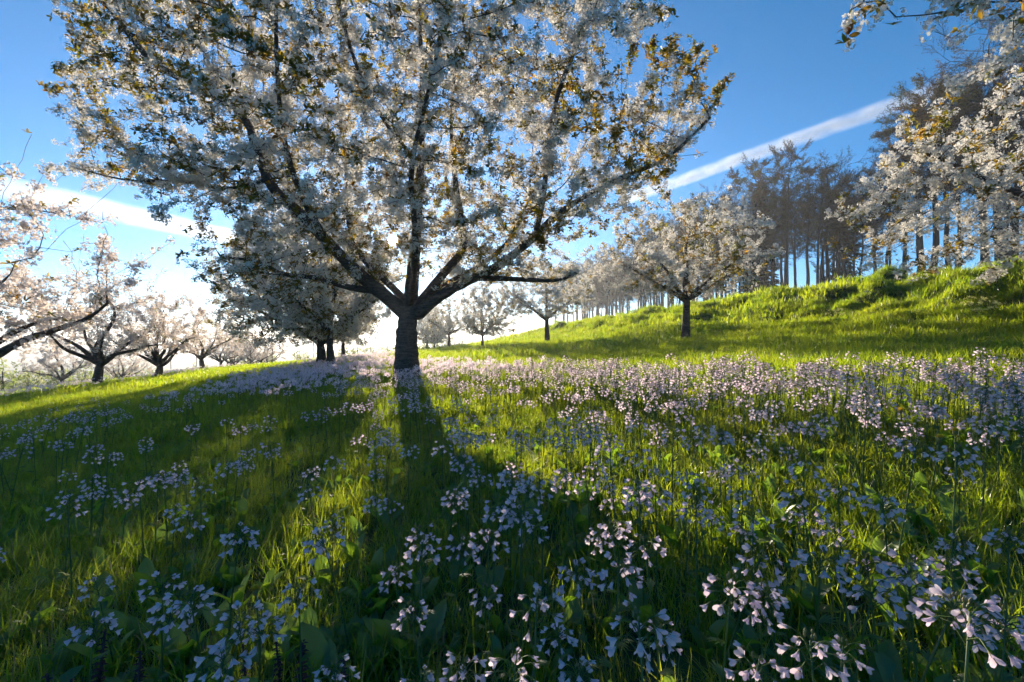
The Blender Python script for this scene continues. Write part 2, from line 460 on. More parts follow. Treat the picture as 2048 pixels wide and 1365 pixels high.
def chains_of(Pn, par, rad):
    n = len(Pn); ch = [[] for _ in range(n)]
    for i in range(n):
        if par[i] >= 0: ch[par[i]].append(i)
    out = []; stack = [(0, -1)]
    while stack:
        i, p = stack.pop()
        ids = [p] if p >= 0 else []
        r0 = rad[i]
        while True:
            ids.append(i)
            if not ch[i]: break
            c = sorted(ch[i], key=lambda k: -rad[k])
            for k in c[1:]: stack.append((k, i))
            i = c[0]
        rr = np.array([rad[k] for k in ids])
        if p >= 0: rr[0] = min(rr[0], rr[1]*1.25)
        out.append((ids, rr))
    return out
def cherry(name, limbs, att, step=.2, di=1.5, dk=.3, iters=60, tip=.0035, ex=2.25, seed=1, trop=(0, 0, .06), limb_r=.03,
           bl=C_bl, lf=C_lf, bl_n=3.0, lf_n=.8, bl_s=(.8, 1.3), lf_s=(.8, 1.3), rmax=.028, spread=.05, shoots=(), hole=None, flare=.3, jit=.15, shoot_lf=3.0):
    rg = np.random.default_rng(seed)
    nodes, par, rad0 = skeleton(limbs, step)
    n0 = len(nodes)
    Pn, par = colonize(nodes, par, att, step, di, dk, iters, trop, jit, rg)
    nshoot = len(Pn)
    for s in shoots:                       # straight upright shoots: base, tip
        a, b = np.array(s[0], float), np.array(s[1], float)
        j = int(np.argmin(np.linalg.norm(Pn-a, axis=1)))
        k = max(3, int(np.linalg.norm(b-Pn[j])/step))
        bend = rg.normal(0, .06, 3)
        new = np.array([Pn[j]+(b-Pn[j])*(q+1)/k+bend*math.sin(math.pi*(q+1)/k) for q in range(k)])
        pp = [j]+[len(Pn)+q for q in range(k-1)]
        Pn = np.vstack([Pn, new]); par = np.concatenate([par, pp])
    rad = radii_of(Pn, par, tip, ex)
    rad[:n0] = np.maximum(rad[:n0], np.array(rad0))
    root = empty(name)
    trunk = MB(); twigs = MB()
    first = True; nl = 0
    for ids, rr in chains_of(Pn, par, rad):
        P = Pn[ids]
        if first:
            sides = 20
            Q = P.copy(); rq = rr.copy()
            h = Q[:, 2]-Q[0, 2]
            rq = rq*(1+flare*np.exp(-h/.13)+.05*np.exp(-h/.5))
            # fine rings so that the trunk is knobbly rather than turned on a lathe
            P2 = resample(np.hstack([Q, rq[:, None]]), .07)
            lump = 1+.035*np.sin(P2[:, 2]*19)+.03*rg.normal(0, 1, len(P2))
            trunk.tube(P2[:, :3]-np.array([0, 0, .06]), P2[:, 3]*lump, sides)
            V_ = np.array(trunk.v); th = np.arctan2(V_[:, 1], V_[:, 0])
            k = 1+.05*np.sin(3*th+V_[:, 2]*1.5)+.03*np.sin(7*th+V_[:, 2]*3)
            low = V_[:, 2] < 1.7
            V_[low, :2] *= k[low, None]
            trunk.v = V_.tolist()
            trunk_o = trunk.build('trunk', M_bark, root)
            first = False
        elif rr[1] > limb_r and nl < 14 and len(ids) > 4:
            mb = MB(); lump = 1+.05*rg.normal(0, 1, len(rr))
            mb.tube(P, rr*lump, 10); mb.build('limb', M_bark, trunk_o); nl += 1
        else:
            if hole is not None and rr[0] < .03:
                w = P-hole[0]
                if (np.linalg.norm(w-(w@hole[1])[:, None]*hole[1][None], axis=1) < hole[2]).any(): continue
            twigs.tube(P+rg.normal(0, .012, P.shape)*(np.arange(len(P)) > 0)[:, None], rr, 6 if rr[0] > .02 else (4 if rr[0] > .008 else 3), 0, False)
    tw = twigs.build('twigs', M_twig, root); tag(tw, kind='stuff')
    # blossom and leaves sit on the thin wood
    thin = np.where((rad < rmax) & (par >= 0))[0]
    ns = noise2(Pn[thin, 0]+Pn[thin, 2]*.7, Pn[thin, 1]-Pn[thin, 2]*.8, 2.2, 5)
    sh = thin >= nshoot
    nk = rg.poisson(np.clip(bl_n*(1+.75*ns), .15, None)*np.where(sh, np.where(Pn[thin, 0] < 0, .7, .08), 1))
    own = np.repeat(thin, nk); t = rg.random(len(own))[:, None]
    B = Pn[own]*t+Pn[par[own]]*(1-t)+rg.normal(0, spread, (len(own), 3))
    haschild = np.zeros(len(Pn), bool); haschild[par[par >= 0]] = True
    nl_ = rg.poisson(np.clip(lf_n*(1-.7*ns), .1, None)*np.where(haschild[thin], 1, 2.2)*np.where(sh, shoot_lf, 1))
    own2 = np.repeat(thin, nl_); t = rg.random(len(own2))[:, None]
    Lf = Pn[own2]*t+Pn[par[own2]]*(1-t)+rg.normal(0, spread*.7, (len(own2), 3))
    if hole is not None:
        o_, d_, r_ = hole
        for k_, arr in enumerate((B, Lf)):
            w = arr-o_; q = w-(w@d_)[:, None]*d_[None]
            kp = np.linalg.norm(q, axis=1) > r_
            if k_ == 0: B = B[kp]
            else: Lf = Lf[kp]
    scatter('blossom', bl, B, rg.uniform(0, 6.28, (len(B), 3)), rg.uniform(*bl_s, len(B)), root)
    if len(Lf): scatter('leaves', lf, Lf, np.stack([rg.normal(0, .5, len(Lf)), rg.normal(0, .5, len(Lf)), rg.uniform(0, 6.28, len(Lf))], 1), rg.uniform(*lf_s, len(Lf)), root)
    print('TREE', name, len(Pn), 'nodes', len(B), 'blossoms', len(Lf), 'leaves')
    return root
def in_poly(x, z, poly):
    ins = np.zeros(len(x), bool); j = len(poly)-1
    for i in range(len(poly)):
        xi, zi = poly[i]; xj, zj = poly[j]
        c = ((zi > z) != (zj > z)) & (x < (xj-xi)*(z-zi)/(zj-zi+1e-12)+xi)
        ins ^= c; j = i
    return ins

# --- the big cherry: trunk, limbs and crown outline in metres about its foot
def L_(pts, r0, r1):
    n = len(pts); return [(x, y, z, r0+(r1-r0)*(k/(n-1))**.8) for k, (x, y, z) in enumerate(pts)]
big_limbs = [
    L_([(0, 0, 0), (.03, 0, .5), (.02, 0, .95), (.05, 0, 1.35), (.10, .02, 1.62), (.12, .1, 2.1), (.16, .2, 2.8), (.2, .3, 3.7), (.26, .35, 4.8), (.3, .3, 6.2), (.25, .2, 7.6)], .275, .03),
    L_([(.0, 0, 1.42), (-.35, -.1, 1.75), (-.78, -.2, 2.1), (-1.3, -.35, 2.65), (-1.82, -.5, 3.25), (-2.35, -.6, 3.7), (-2.6, -.6, 4.3), (-2.85, -.6, 5.15), (-3.6, -.7, 5.55), (-4.4, -.8, 5.9), (-4.85, -.9, 6.5), (-5.2, -1, 7.0), (-5.8, -1, 7.8)], .15, .03),
    L_([(-.55, -.1, 1.86), (-1.2, .1, 1.95), (-1.95, .3, 2.2), (-2.7, .5, 2.25), (-3.3, .7, 2.6), (-4.2, .8, 2.7)], .075, .025),
    L_([(.15, 0, 1.45), (.45, .15, 1.85), (.75, .3, 2.3), (1.15, .5, 2.8), (1.1, .6, 3.3), (.9, .7, 4.4), (.8, .8, 5.7), (.9, .9, 7.0)], .13, .03),
    L_([(.2, 0, 1.35), (.55, -.1, 1.65), (1.05, -.2, 1.95), (1.8, -.3, 2.25), (2.45, -.35, 2.75), (3.1, -.35, 3.4), (4.1, -.4, 3.95), (5.1, -.5, 4.3), (5.9, -.5, 5.1)], .14, .025),
    L_([(2.6, -.35, 2.9), (2.75, -.5, 3.6), (2.8, -.6, 4.3), (2.95, -.7, 5.4), (3.4, -.8, 6.4), (3.75, -.9, 7.6)], .06, .03),
    L_([(1.4, -.25, 2.1), (2.3, .1, 2.12), (3.1, .35, 2.1), (3.5, .45, 2.3)], .06, .03),
    L_([(.1, -.05, 1.6), (.3, -.6, 2.0), (.5, -1.3, 2.7), (.5, -1.9, 3.6), (.9, -2.3, 4.6), (1.2, -2.5, 5.8)], .085, .02),
    L_([(.05, .05, 1.6), (-.45, .7, 2.05), (-1.2, 1.5, 2.6), (-1.9, 2.2, 3.4), (-2.2, 2.8, 4.6), (-2.3, 3, 6.0)], .09, .02),
    L_([(.2, .05, 1.6), (.7, .8, 2.1), (1.5, 1.6, 2.7), (2.2, 2.3, 3.5), (2.6, 2.8, 4.6)], .085, .02),
    L_([(-1.3, -.35, 2.65), (-1.6, -.9, 3.3), (-1.7, -1.5, 4.2), (-1.6, -1.9, 5.3), (-1.5, -2.1, 6.5)], .07, .02),
    L_([(-2.4, -.6, 3.9), (-3.3, -.4, 3.75), (-4.3, -.3, 4.0), (-5.3, -.3, 3.95), (-6.4, -.3, 4.25)], .04, .012),
    L_([(-1.2, 1.5, 2.6), (-2.0, 1.8, 3.5), (-3.2, 2.0, 4.4), (-4.0, 2.1, 5.4)], .05, .02),
    L_([(.26, .35, 4.5), (-.4, .0, 5.2), (-.9, -.3, 6.2), (-1.2, -.4, 7.4)], .05, .02),
]
big_poly = [((px-815)/100, (775-py)/100) for px, py in [(190, -60), (170, 60), (200, 190), (190, 285), (220, 345), (290, 390), (380, 460), (375, 560), (450, 625), (560, 615), (650, 595), (735, 585), (790, 570), (850, 565), (905, 585), (980, 590), (1085, 590), (1190, 540), (1300, 440), (1350, 400), (1390, 300), (1400, 240), (1410, 160), (1300, 60), (1290, 0), (1200, -120), (850, -220), (400, -180)]]
rg = np.random.default_rng(21)
def crown_points(n, poly, cx, cz, d0, d1, lo, hi, rg, clump=.25):
    out = []
    while sum(len(o) for o in out) < n:
        m = n*3
        x = rg.uniform(lo[0], hi[0], m); z = rg.uniform(lo[1], hi[1], m); y = rg.uniform(-d0, d1, m)
        k = np.sqrt(np.clip(1-np.where(y < 0, y/d0, y/d1)**2, .02, 1))
        ok = in_poly(cx+(x-cx)/k, cz+(z-cz)/np.maximum(k, .35), poly)
        ok &= noise2(x*1.0+z*.6, y-z*.7, 1.5, 9)+rg.normal(0, .35, m) > -clump-.35
        out.append(np.stack([x, y, z], 1)[ok])
    return np.concatenate(out)[:n]
att = crown_points(7600, big_poly, .2, 4.3, 3.7, 4.6, (-7.6, 1.4), (6.8, 10), rg)
shoots = [((x0, y0, 4.7), (x1, y0+.2, z1)) for x0, y0, x1, z1 in [(4.0, 0, 3.9, 6.9), (4.4, .2, 4.7, 7.1), (4.6, -.2, 5.0, 6.9), (5.0, 0, 5.5, 7.1), (5.2, .2, 5.9, 6.9), (5.3, -.1, 6.2, 6.75), (5.5, 0, 6.6, 6.3), (5.4, .1, 6.1, 6.2), (5.0, .1, 6.0, 5.0), (4.9, .3, 5.2, 6.4), (4.3, -.3, 4.3, 6.4), (5.5, -.2, 6.3, 5.7), (5.0, -.1, 6.1, 4.7), (-5.5, 0, -6.9, 6.9), (-5.6, 0, -6.6, 7.1)]]+[((-5.6, y0, z0), (x1, y0, z1)) for y0, z0, x1, z1 in [(0, 4.3, -7.3, 4.35), (.2, 5.0, -7.1, 4.9), (-.2, 5.6, -7.0, 5.8), (.1, 6.0, -6.9, 6.3), (0, 4.0, -6.5, 3.9)]]
TX, TY, TS = -1.975, 8.4, .92
foot = np.array([TX, TY, gz1(TX, TY)])
sun_n = np.array(SUNV)
big = cherry('cherry_tree', big_limbs, att, step=.17, di=1.3, dk=.27, iters=70, tip=.0048, ex=2.4, seed=4, limb_r=.034, bl_n=4.2, lf_n=1.5, bl_s=(.65, 1.1), lf_s=(.6, 1.1), rmax=.034, shoots=shoots, spread=.06,
             hole=((np.array([0, 0, .85])-foot)/TS, sun_n, .13))
big.location = foot; big.scale = (TS, TS, TS)
tag(big, 'large spreading white cherry tree with thick forked trunk, sun shining through its crown', 'cherry tree', 'blossoming cherry trees')

def auto_limbs(h0, r0, Rr, H, nl, seed, crook=.1, steep=.55, leader=True):
    rg = np.random.default_rng(seed)
    tz = [(rg.normal(0, .03), rg.normal(0, .03), h0*k/3) for k in range(4)]; tz[0] = (0, 0, 0)
    top = H*.8 if leader else h0*1.35
    tr = tz+[(tz[-1][0]+rg.normal(0, crook), tz[-1][1]+rg.normal(0, crook), h0+(top-h0)*k/4) for k in range(1, 5)]
    limbs = [L_(tr, r0, .025 if leader else r0*.6)]
    for k in range(nl):
        a = k*2*math.pi/nl+rg.uniform(-.35, .35); el = steep+rg.uniform(-.25, .35)
        ln = Rr*rg.uniform(.65, .85); z0 = h0*rg.uniform(.92, 1.06)
        P = [(tz[-1][0], tz[-1][1], z0-.08)]
        for q in range(1, 6):
            t = q/5; e2 = el*(1-.5*t)+.35*t
            P.append((P[-1][0]+math.cos(a)*math.cos(e2)*ln/5+rg.normal(0, crook*.5), P[-1][1]+math.sin(a)*math.cos(e2)*ln/5+rg.normal(0, crook*.5), P[-1][2]+math.sin(e2)*ln/5+rg.normal(0, crook*.4)))
        limbs.append(L_(P, r0*.5, .022))
    return limbs
def egg(n, Rr, z0, z1, seed, clump=.1, low=.25):
    rg = np.random.default_rng(seed); out = []; c = 0
    while c < n:
        m = n*3
        p = rg.uniform(-1, 1, (m, 3)); zz = (p[:, 2]+1)/2
        prof = np.sqrt(np.clip(np.where(zz < low, 1-((low-zz)/low)**2*.6, 1-((zz-low)/(1-low))**2), 0, 1))
        ang = np.arctan2(p[:, 1], p[:, 0]); lob = 1+.14*np.sin(3*ang+seed)+.1*np.sin(5*ang+seed*2+zz*4)
        ok = (np.hypot(p[:, 0], p[:, 1]) < prof*lob*.85)
        q = np.stack([p[:, 0]*Rr, p[:, 1]*Rr, z0+zz*(z1-z0)], 1)
        ok &= noise2(q[:, 0]+q[:, 2], q[:, 1]-q[:, 2]*.6, 1.8, 3)+rg.normal(0, .4, m) > -clump-.4
        out.append(q[ok]); c += ok.sum()
    return np.concatenate(out)[:n]
def place(o, x, y, rz, s, label, group='blossoming cherry trees', cat='cherry tree', dz=0):
    o.location = (x, y, gz1(x, y)+dz); o.rotation_euler = (0, 0, rz); o.scale = (s, s, s)
    tag(o, label, cat, group); return o

# --- dense white cherries of the middle and right rows
pA = cherry('cherry_tree', auto_limbs(1.35, .155, 2.8, 5.2, 6, 11), egg(2000, 3.3, 1.1, 6.3, 11, low=.45)-np.array([.5, 0, 0]), step=.24, di=1.6, dk=.34, iters=45, tip=.004, seed=11,
            bl=C_blm, lf=C_lfm, bl_n=3.6, lf_n=.9, spread=.08, rmax=.03)
pB = cherry('cherry_tree', auto_limbs(1.2, .24, 4.0, 4.6, 6, 12), egg(2300, 4.4, .9, 6.3, 12, low=.4)-np.array([.9, 0, 0]), step=.26, di=1.8, dk=.38, iters=45, tip=.004, seed=12,
            bl=C_blm, lf=C_lfm, bl_n=3.6, lf_n=.9, spread=.09, rmax=.03)
pC = cherry('cherry_tree', auto_limbs(1.25, .135, 2.5, 3.9, 5, 13), egg(1500, 2.75, 1.15, 4.3, 13, low=.3), step=.18, di=1.3, dk=.26, iters=45, tip=.0035, seed=13,
            bl=C_bl, lf=C_lf, bl_n=2.6, lf_n=.6, spread=.055, rmax=.026)
rg = np.random.default_rng(61)
spray = np.concatenate([rg.normal(0, 1, (110, 3))*np.array([.55, .3, .22])+np.array([-5.3, -2.95, 2.25]), rg.normal(0, 1, (60, 3))*np.array([.5, .3, .25])+np.array([-4.3, -2.7, 2.5])])
near_limb = [L_([(0, 0, .85), (-1.2, -.9, 1.4), (-2.6, -1.9, 2.1), (-3.8, -2.6, 2.45), (-5.0, -2.95, 2.3)], .08, .015)]
pD = cherry('cherry_tree', auto_limbs(.9, .2, 4.4, 4.4, 7, 14, steep=.4)+near_limb, np.concatenate([egg(2000, 4.7, .5, 4.5, 14, low=.3, clump=-.15), spray]), step=.2, di=1.5, dk=.3, iters=50, tip=.0038, seed=14,
            bl=C_bl, lf=C_lf, bl_n=3.6, lf_n=.9, bl_s=(.75, 1.25), lf_s=(.6, 1.1), spread=.06, rmax=.03)
place(pA, -6.2, 15.5, 0, 1.0, 'dense white cherry tree with slim trunk rising from the lilac flower carpet')
place(pB, -8.0, 19.0, 0, 1.0, 'dense white cherry tree with stout trunk just behind the slim trunked one')
place(copy_tree(pA), -10.4, 28, .3, .95, 'white cherry tree at the far edge of the lilac flower carpet')
place(pC, 4.8, 12.6, .3, 1.0, 'young white cherry tree with slim trunk standing alone at the foot of the bank')
place(copy_tree(pC), 1.72, 22, 2.2, 1.05, 'white cherry tree with straight trunk in front of the low end of the bank')
place(copy_tree(pA), -1.55, 24, 3.0, .6, 'small round white cherry tree where the bank meets the meadow')
place(copy_tree(pC), -4.4, 32, 4.0, .9, 'far white cherry tree in the row beyond the big tree')
place(copy_tree(pA), -6.8, 40, 5.2, .65, 'farther white cherry tree in the row beyond the big tree')
place(copy_tree(pC), -8.6, 46, 1.2, 1.2, 'farthest white cherry tree in the row beyond the big tree')
place(pD, 8.9, 6.2, 0, .92, 'white cherry tree leaning blossom laden boughs over the grassy bank')

# --- old pruned cherries of the left row: stout boles, crooked limbs, sparse blossom with the backlight's pink in its colour
LSH = [((.5, .2, 3.4), (.9, .3, 5.2)), ((-.8, .3, 3.2), (-1.2, .1, 4.9)), ((1.4, -.5, 3.0), (2.3, -.4, 4.4)), ((0, -.8, 3.5), (.2, -1.0, 5.4)), ((-1.7, -.3, 2.8), (-2.7, -.5, 3.9)), ((1.8, .6, 2.6), (3.1, .9, 3.6)), ((-.3, .9, 3.4), (-.2, 1.2, 5.0))]
pE = cherry('cherry_tree', auto_limbs(.85, .2, 3.0, 4.6, 7, 21, crook=.2, steep=.65), egg(820, 2.9, 1.15, 4.8, 21, low=.4), step=.22, di=1.5, dk=.36, iters=40, tip=.0045, seed=21, jit=.3,
            bl=C_blp, lf=C_lf, bl_n=2.3, lf_n=.2, spread=.07, rmax=.022, shoots=LSH, shoot_lf=.12)
pF = cherry('cherry_tree', auto_limbs(.95, .19, 2.8, 4.2, 6, 22, crook=.2, steep=.6), egg(760, 2.6, 1.15, 4.4, 22, low=.4), step=.22, di=1.5, dk=.36, iters=40, tip=.0045, seed=22, jit=.3,
            bl=C_blp, lf=C_lf, bl_n=2.4, lf_n=.2, spread=.07, rmax=.022, shoots=LSH, shoot_lf=.12)
place(pE, -12.2, 9.9, .6, 1.25, 'old cherry tree reaching crooked bare tipped limbs from beside the sunny strip')
place(pF, -15.0, 16.5, .2, 1.0, 'old pruned cherry tree with blossom tinted as if backlit and stout short bole')
place(copy_tree(pE), -15.5, 20.0, 2.0, .9, 'old cherry tree with straight bole, next in the pruned row')
place(copy_tree(pF), -17.7, 26.0, 3.4, .9, 'low forked old cherry tree, third in the pruned row')
for k, (x, y, s) in enumerate([(-23.4, 38, .9), (-24, 42, .95), (-25.8, 48, 1.0), (-31.6, 32, .95), (-32.6, 38, .9), (-20.5, 32, .7)]):
    place(copy_tree((pE, pF)[k % 2]), x, y, 1.3*k, s, 'small far cherry tree with blossom tinted as if backlit beyond the pruned row', 'far cherries on the falling slope')

# --- young orchard trees down the left slope
def young(seed):
    rg = np.random.default_rng(seed); root = empty('orchard_tree'); mb = MB()
    mb.tube([(0, 0, -.05), (.02, 0, .5), (0, .03, 1.0), (.02, 0, 1.8)], [.07, .055, .05, .02], 6); mb.build('trunk', M_bark, root)
    P = egg(46, 1.2, .7, 2.6, seed, low=.35)
    tw = MB()
    for p in P[:18]: tw.tube([(0, 0, .75+.4*rg.random()), tuple(p*.5+np.array([0, 0, .5])), tuple(p)], [.02, .012, .005], 3, 0, False)
    tag(tw.build('twigs', M_twig, root), kind='stuff')
    scatter('foliage', C_yl, P, rg.uniform(0, 6.28, (len(P), 3)), rg.uniform(.7, 1.2, len(P)), root)
    return root
ys = [young(31), young(32), young(33)]
k = 0; rg = np.random.default_rng(5)
for row in range(6):
    for j in range(14):
        u = -27-5.0*row+rg.normal(0, .2); v = 26+3.0*j+rg.normal(0, .3)
        x, y = uv2xy(u, v)
        if x/y < -1.3 or y < 6: continue
        o = ys[k] if k < 3 else copy_tree(ys[k % 3])
        place(o, x, y, rg.uniform(0, 6), rg.uniform(.9, 1.25), 'young orchard tree with pale green leaves in rows on the slope', 'young orchard trees on the slope', 'fruit tree'); k += 1
for j in range(26):                      # and beyond the end of the meadow
    u = -22+1.25*j+rg.normal(0, .3); v = 62+rg.uniform(0, 12)
    x, y = uv2xy(u, v)
    place(copy_tree(ys[j % 3]), x, y, rg.uniform(0, 6), rg.uniform(.9, 1.3), 'young orchard tree with pale leaves beyond the end of the meadow', 'young orchard trees past the meadow', 'fruit tree')
# stakes of the orchard beyond the meadow
st = MB(); st.tube([(0, 0, -.1), (.01, 0, 1.0), (.03, .01, 2.1)], [.03, .028, .022], 6)
stake = st.build('orchard_stake', M_twig)
for j in range(18):
    o = stake if j == 0 else stake.copy()
    if j: COL.objects.link(o)
    x, y = uv2xy(-16+1.45*j+rg.normal(0, .3), 41+rg.normal(0, 1.5))
    o.location = (x, y, gz1(x, y)); o.rotation_euler = (rg.normal(0, .04), rg.normal(0, .04), rg.uniform(0, 6))
    tag(o, 'thin wooden orchard stake at the end of the meadow', 'stake', 'orchard stakes')

# --- forest on the bank top
def forest_tree(name, H, r0, Rr, seed, leafy_, zlow=.55):
    rg = np.random.default_rng(seed)
    tr = [(rg.normal(0, .12)*(k > 0), rg.normal(0, .12)*(k > 0), H*k/8) for k in range(8)]
    limbs = [L_(tr, r0, .05)]
    att = egg(420, Rr, H*zlow, H, seed, low=.5, clump=.3)
    nodes, par, rad0 = skeleton(limbs, .5); n0 = len(nodes)
    Pn, par = colonize(nodes, par, att, .5, 3.2, .7, 40, (0, 0, .45), .12, rg)
    rad = radii_of(Pn, par, .014, 2.3); rad[:n0] = np.maximum(rad[:n0], rad0)
    root = empty(name); trunk = MB(); limb = MB()
    for q, (ids, rr) in enumerate(chains_of(Pn, par, rad)):
        if q == 0: trunk.tube(Pn[ids]-np.array([0, 0, .3]), rr*(1+.35*np.exp(-(Pn[ids][:, 2])/.6)), 10)
        else: limb.tube(Pn[ids], rr, 4 if rr[0] > .05 else 3, 0, False)
    trunk.build('trunk', M_fbark, root)
    tag(limb.build('branches', M_fbark, root), kind='stuff')
    thin = np.where((rad < .05) & (par >= 0))[0]
    own = np.repeat(thin, rg.poisson(.42, len(thin)))
    P = Pn[own]; d = Pn[own]-Pn[par[own]]
    az = np.arctan2(d[:, 1], d[:, 0]); tilt = np.arctan2(np.hypot(d[:, 0], d[:, 1]), d[:, 2])*.8
    turn = np.stack([np.zeros(len(P))+rg.normal(0, .25, len(P)), tilt+rg.normal(0, .25, len(P)), az], 1)
    scatter('crown', C_twl if leafy_ else C_tw, P, turn, rg.uniform(.6, 1.1, len(P)), root)
    print('FOREST', len(Pn), len(P))
    return root
fp = [forest_tree('forest_tree', 18, .30, 3.0, 41, False), forest_tree('forest_tree', 19, .34, 3.4, 42, False), forest_tree('forest_tree', 17.5, .27, 2.8, 43, True),
      forest_tree('forest_tree', 18.5, .36, 3.6, 44, True), forest_tree('forest_tree', 16, .22, 2.2, 45, False, .62)]
fl = ['tall bare forest tree with slender grey trunk on the bank top', 'tall bare forest tree with broad twiggy crown on the bank top', 'tall forest tree breaking into green leaf on the bank top',
      'thick trunked forest tree with olive budding crown on the bank top', 'thin leaning forest tree with a high narrow crown on the bank top']
def fir(seed):
    rg = np.random.default_rng(seed); root = empty('fir_tree'); mb = MB(); H = 17
    mb.tube([(0, 0, -.3), (0, 0, H*.5), (0, 0, H)], [.3, .18, .02], 8); mb.build('trunk', M_fbark, root)
    P, T, S = [], [], []
    for k in range(620):
        t = rg.random()**.8; z = H*(.25+.75*t); Rr = 2.6*(1-t)+.25; a = rg.uniform(0, 6.28); q = rg.uniform(.0, .75)*Rr
        P.append((q*math.cos(a), q*math.sin(a), z-.2*q)); T.append((rg.normal(0, .15), .12+rg.normal(0, .15), a)); S.append(.6+.5*(1-t)*rg.random())
    scatter('crown', C_fir, P, T, S, root); return root
rg = np.random.default_rng(17); k = 0
used = [False]*5
for row in range(4):
    v = 6.0
    while v < 104:
        v += rg.uniform(1.1, 2.9)*(.9+.004*v)
        u = 40+3.0*row+rg.normal(0, 1.0)
        x, y = uv2xy(u, v)
        if x/y > 1.5: continue
        if 28 < v < 31.5 and rg.random() < .7: continue      # a gap where the sky shows through
        q = int(rg.choice(5, p=[.24, .2, .18, .16, .22]))
        if not used[q]: o = fp[q]; used[q] = True
        else: o = copy_tree(fp[q])
        s = rg.uniform(.82, 1.08)*(.72 if v < 18 else 1)
        place(o, x, y, rg.uniform(0, 6.28), s, fl[q], 'forest trees along the bank top', 'forest tree'); k += 1
        o.rotation_euler[0] = rg.normal(0, .02); o.rotation_euler[1] = rg.normal(0, .02)
print('forest trees', k)
f0 = fir(51)
for k, (u, v) in enumerate([(42, 44), (45, 47.5), (47, 38)]):
    x, y = uv2xy(u, v)
    place(f0 if k == 0 else copy_tree(f0), x, y, k, 1.05-.08*k, 'dark evergreen fir standing among the bare forest trees', 'firs among the forest trees', 'fir tree')

# ------------------------------------------------------------------ cuckoo flowers
def cup_flower(op=1.0):
    """one four petalled nodding cup pointing along +z, with its calyx"""
    mb = MB()
    for k in range(4):
        a0 = k*math.pi/2+random.uniform(-.12, .12); v = []
        for q, (z, r, w) in enumerate(((.0, .0012, .4), (.004, .0026, .62), (.0085, .0042*op, .80), (.0125, .0060*op, .74), (.0148, .0074*op, .36))):
            r *= 1.0 if k % 2 == 0 else .93
            for e in (-1, -.5, .5, 1):
                a = a0+e*w; rr = r*(1.0+.10*(1-abs(e)))
                v.append((math.cos(a)*rr, math.sin(a)*rr, z-(.0016*abs(e)**2 if q > 2 else 0)))
        f = []
        for q in range(4):
            for e in range(3):
                i = q*4+e; f.append((i, i+1, i+5, i+4))
        mb.add(v, f, 0)
    mb.tube([(0, 0, -.003), (0, 0, .001), (0, 0, .005)], [.0010, .0021, .0024], 5, 1, False)
    return mb
flower_mb = [cup_flower(1.0), cup_flower(1.25), cup_flower(.66)]
flower_me = [m.build('flower', [M_petal, M_calyx], link=False).data for m in flower_mb]
def cuckoo_spec(seed):
    r = random.Random(seed); H = r.uniform(.30, .38)
    bend = r.uniform(-.03, .03), r.uniform(-.03, .03)
    spec = {'stem': [(0, 0, -.02), (bend[0]*.2, bend[1]*.2, H*.35), (bend[0]*.6, bend[1]*.6, H*.7), (bend[0], bend[1], H)], 'ped': [], 'fl': [], 'bud': [], 'leaf': []}
    nf = r.randint(9, 18)
    for k in range(nf):
        t = k/nf; a = k*2.4+r.uniform(-.4, .4)
        z0 = H-.045*(1-t)-.002; ln = (.030-.010*t)*r.uniform(.85, 1.2)
        b = Vector((bend[0], bend[1], z0)); out_ = Vector((math.cos(a), math.sin(a), 0))
        mid = b+out_*ln*.6+Vector((0, 0, ln*.55)); end = b+out_*ln*1.05+Vector((0, 0, ln*(.35+.35*t)))
        d = (out_*r.uniform(.7, 1.0)+Vector((0, 0, r.uniform(-1.0, -.05)))).normalized()
        spec['ped'].append([tuple(b), tuple(mid), tuple(end), tuple(end+d*.002)])
        spec['fl'].append((tuple(end+d*.004), d.to_track_quat('Z', 'Y').to_euler(), r.uniform(.8, 1.15), r.choice((0, 0, 1, 2))))
    for k in range(7):
        a = r.uniform(0, 6.28); q = Vector((bend[0], bend[1], H))+Vector((math.cos(a)*.007, math.sin(a)*.007, r.uniform(.002, .012)))
        spec['bud'].append(tuple(q))
    for k in range(4):
        z = H*(.2+.17*k); a = k*2.2+r.uniform(0, 1)
        spec['leaf'].append((z, a, r.uniform(.03, .05)))
    return spec
specs = [cuckoo_spec(100+i) for i in range(9)]
def stem_mesh(sp):
    mb = MB()
    mb.tube(sp['stem'], [.0025, .0022, .0018, .0013], 5, 0)
    for p in sp['ped']: mb.tube(p, [.0009]*4, 3, 0, False)
    for q in sp['bud']:
        mb.tube([q, (q[0], q[1], q[2]+.003), (q[0], q[1], q[2]+.0065)], [.001, .0022, .0008], 5, 1)
    return mb
def leaf_mesh(sp):
    mb = MB(); st_ = sp['stem']
    for z, a, ln in sp['leaf']:
        t = z/st_[-1][2]; bx, by = st_[-1][0]*t**1.5, st_[-1][1]*t**1.5
        for q in range(-2, 3):
            aa = a+q*.22; dd = Vector((math.cos(aa), math.sin(aa), .55))
            leafblade(mb, (bx, by, z), dd, (0, 0, 1), ln*(1-.15*abs(q)), .0045, .2, 0, 3, .3)
    return mb
def head_into(mb, sp, coarse=False):
    for p, e, s, kind in sp['fl']:
        src = flower_mb[kind]; Mx = e.to_matrix()
        mb.add([tuple(Mx @ (Vector(v)*s)+Vector(p)) for v in src.v], src.f, 0)
        mb.m[-len(src.f):] = src.m
    return mb
def cuckoo_full(sp):
    root = empty('cuckoo_flower')
    stem_mesh(sp).build('stem', [M_stem, M_calyx], root)
    leaf_mesh(sp).build('stem_leaves', [M_leaf], root)
    for p, e, s, kind in sp['fl']:
        o = bpy.data.objects.new('flower', flower_me[kind]); COL.objects.link(o); o.parent = root
        o.location = p; o.rotation_euler = e; o.scale = (s, s, s)
    return root
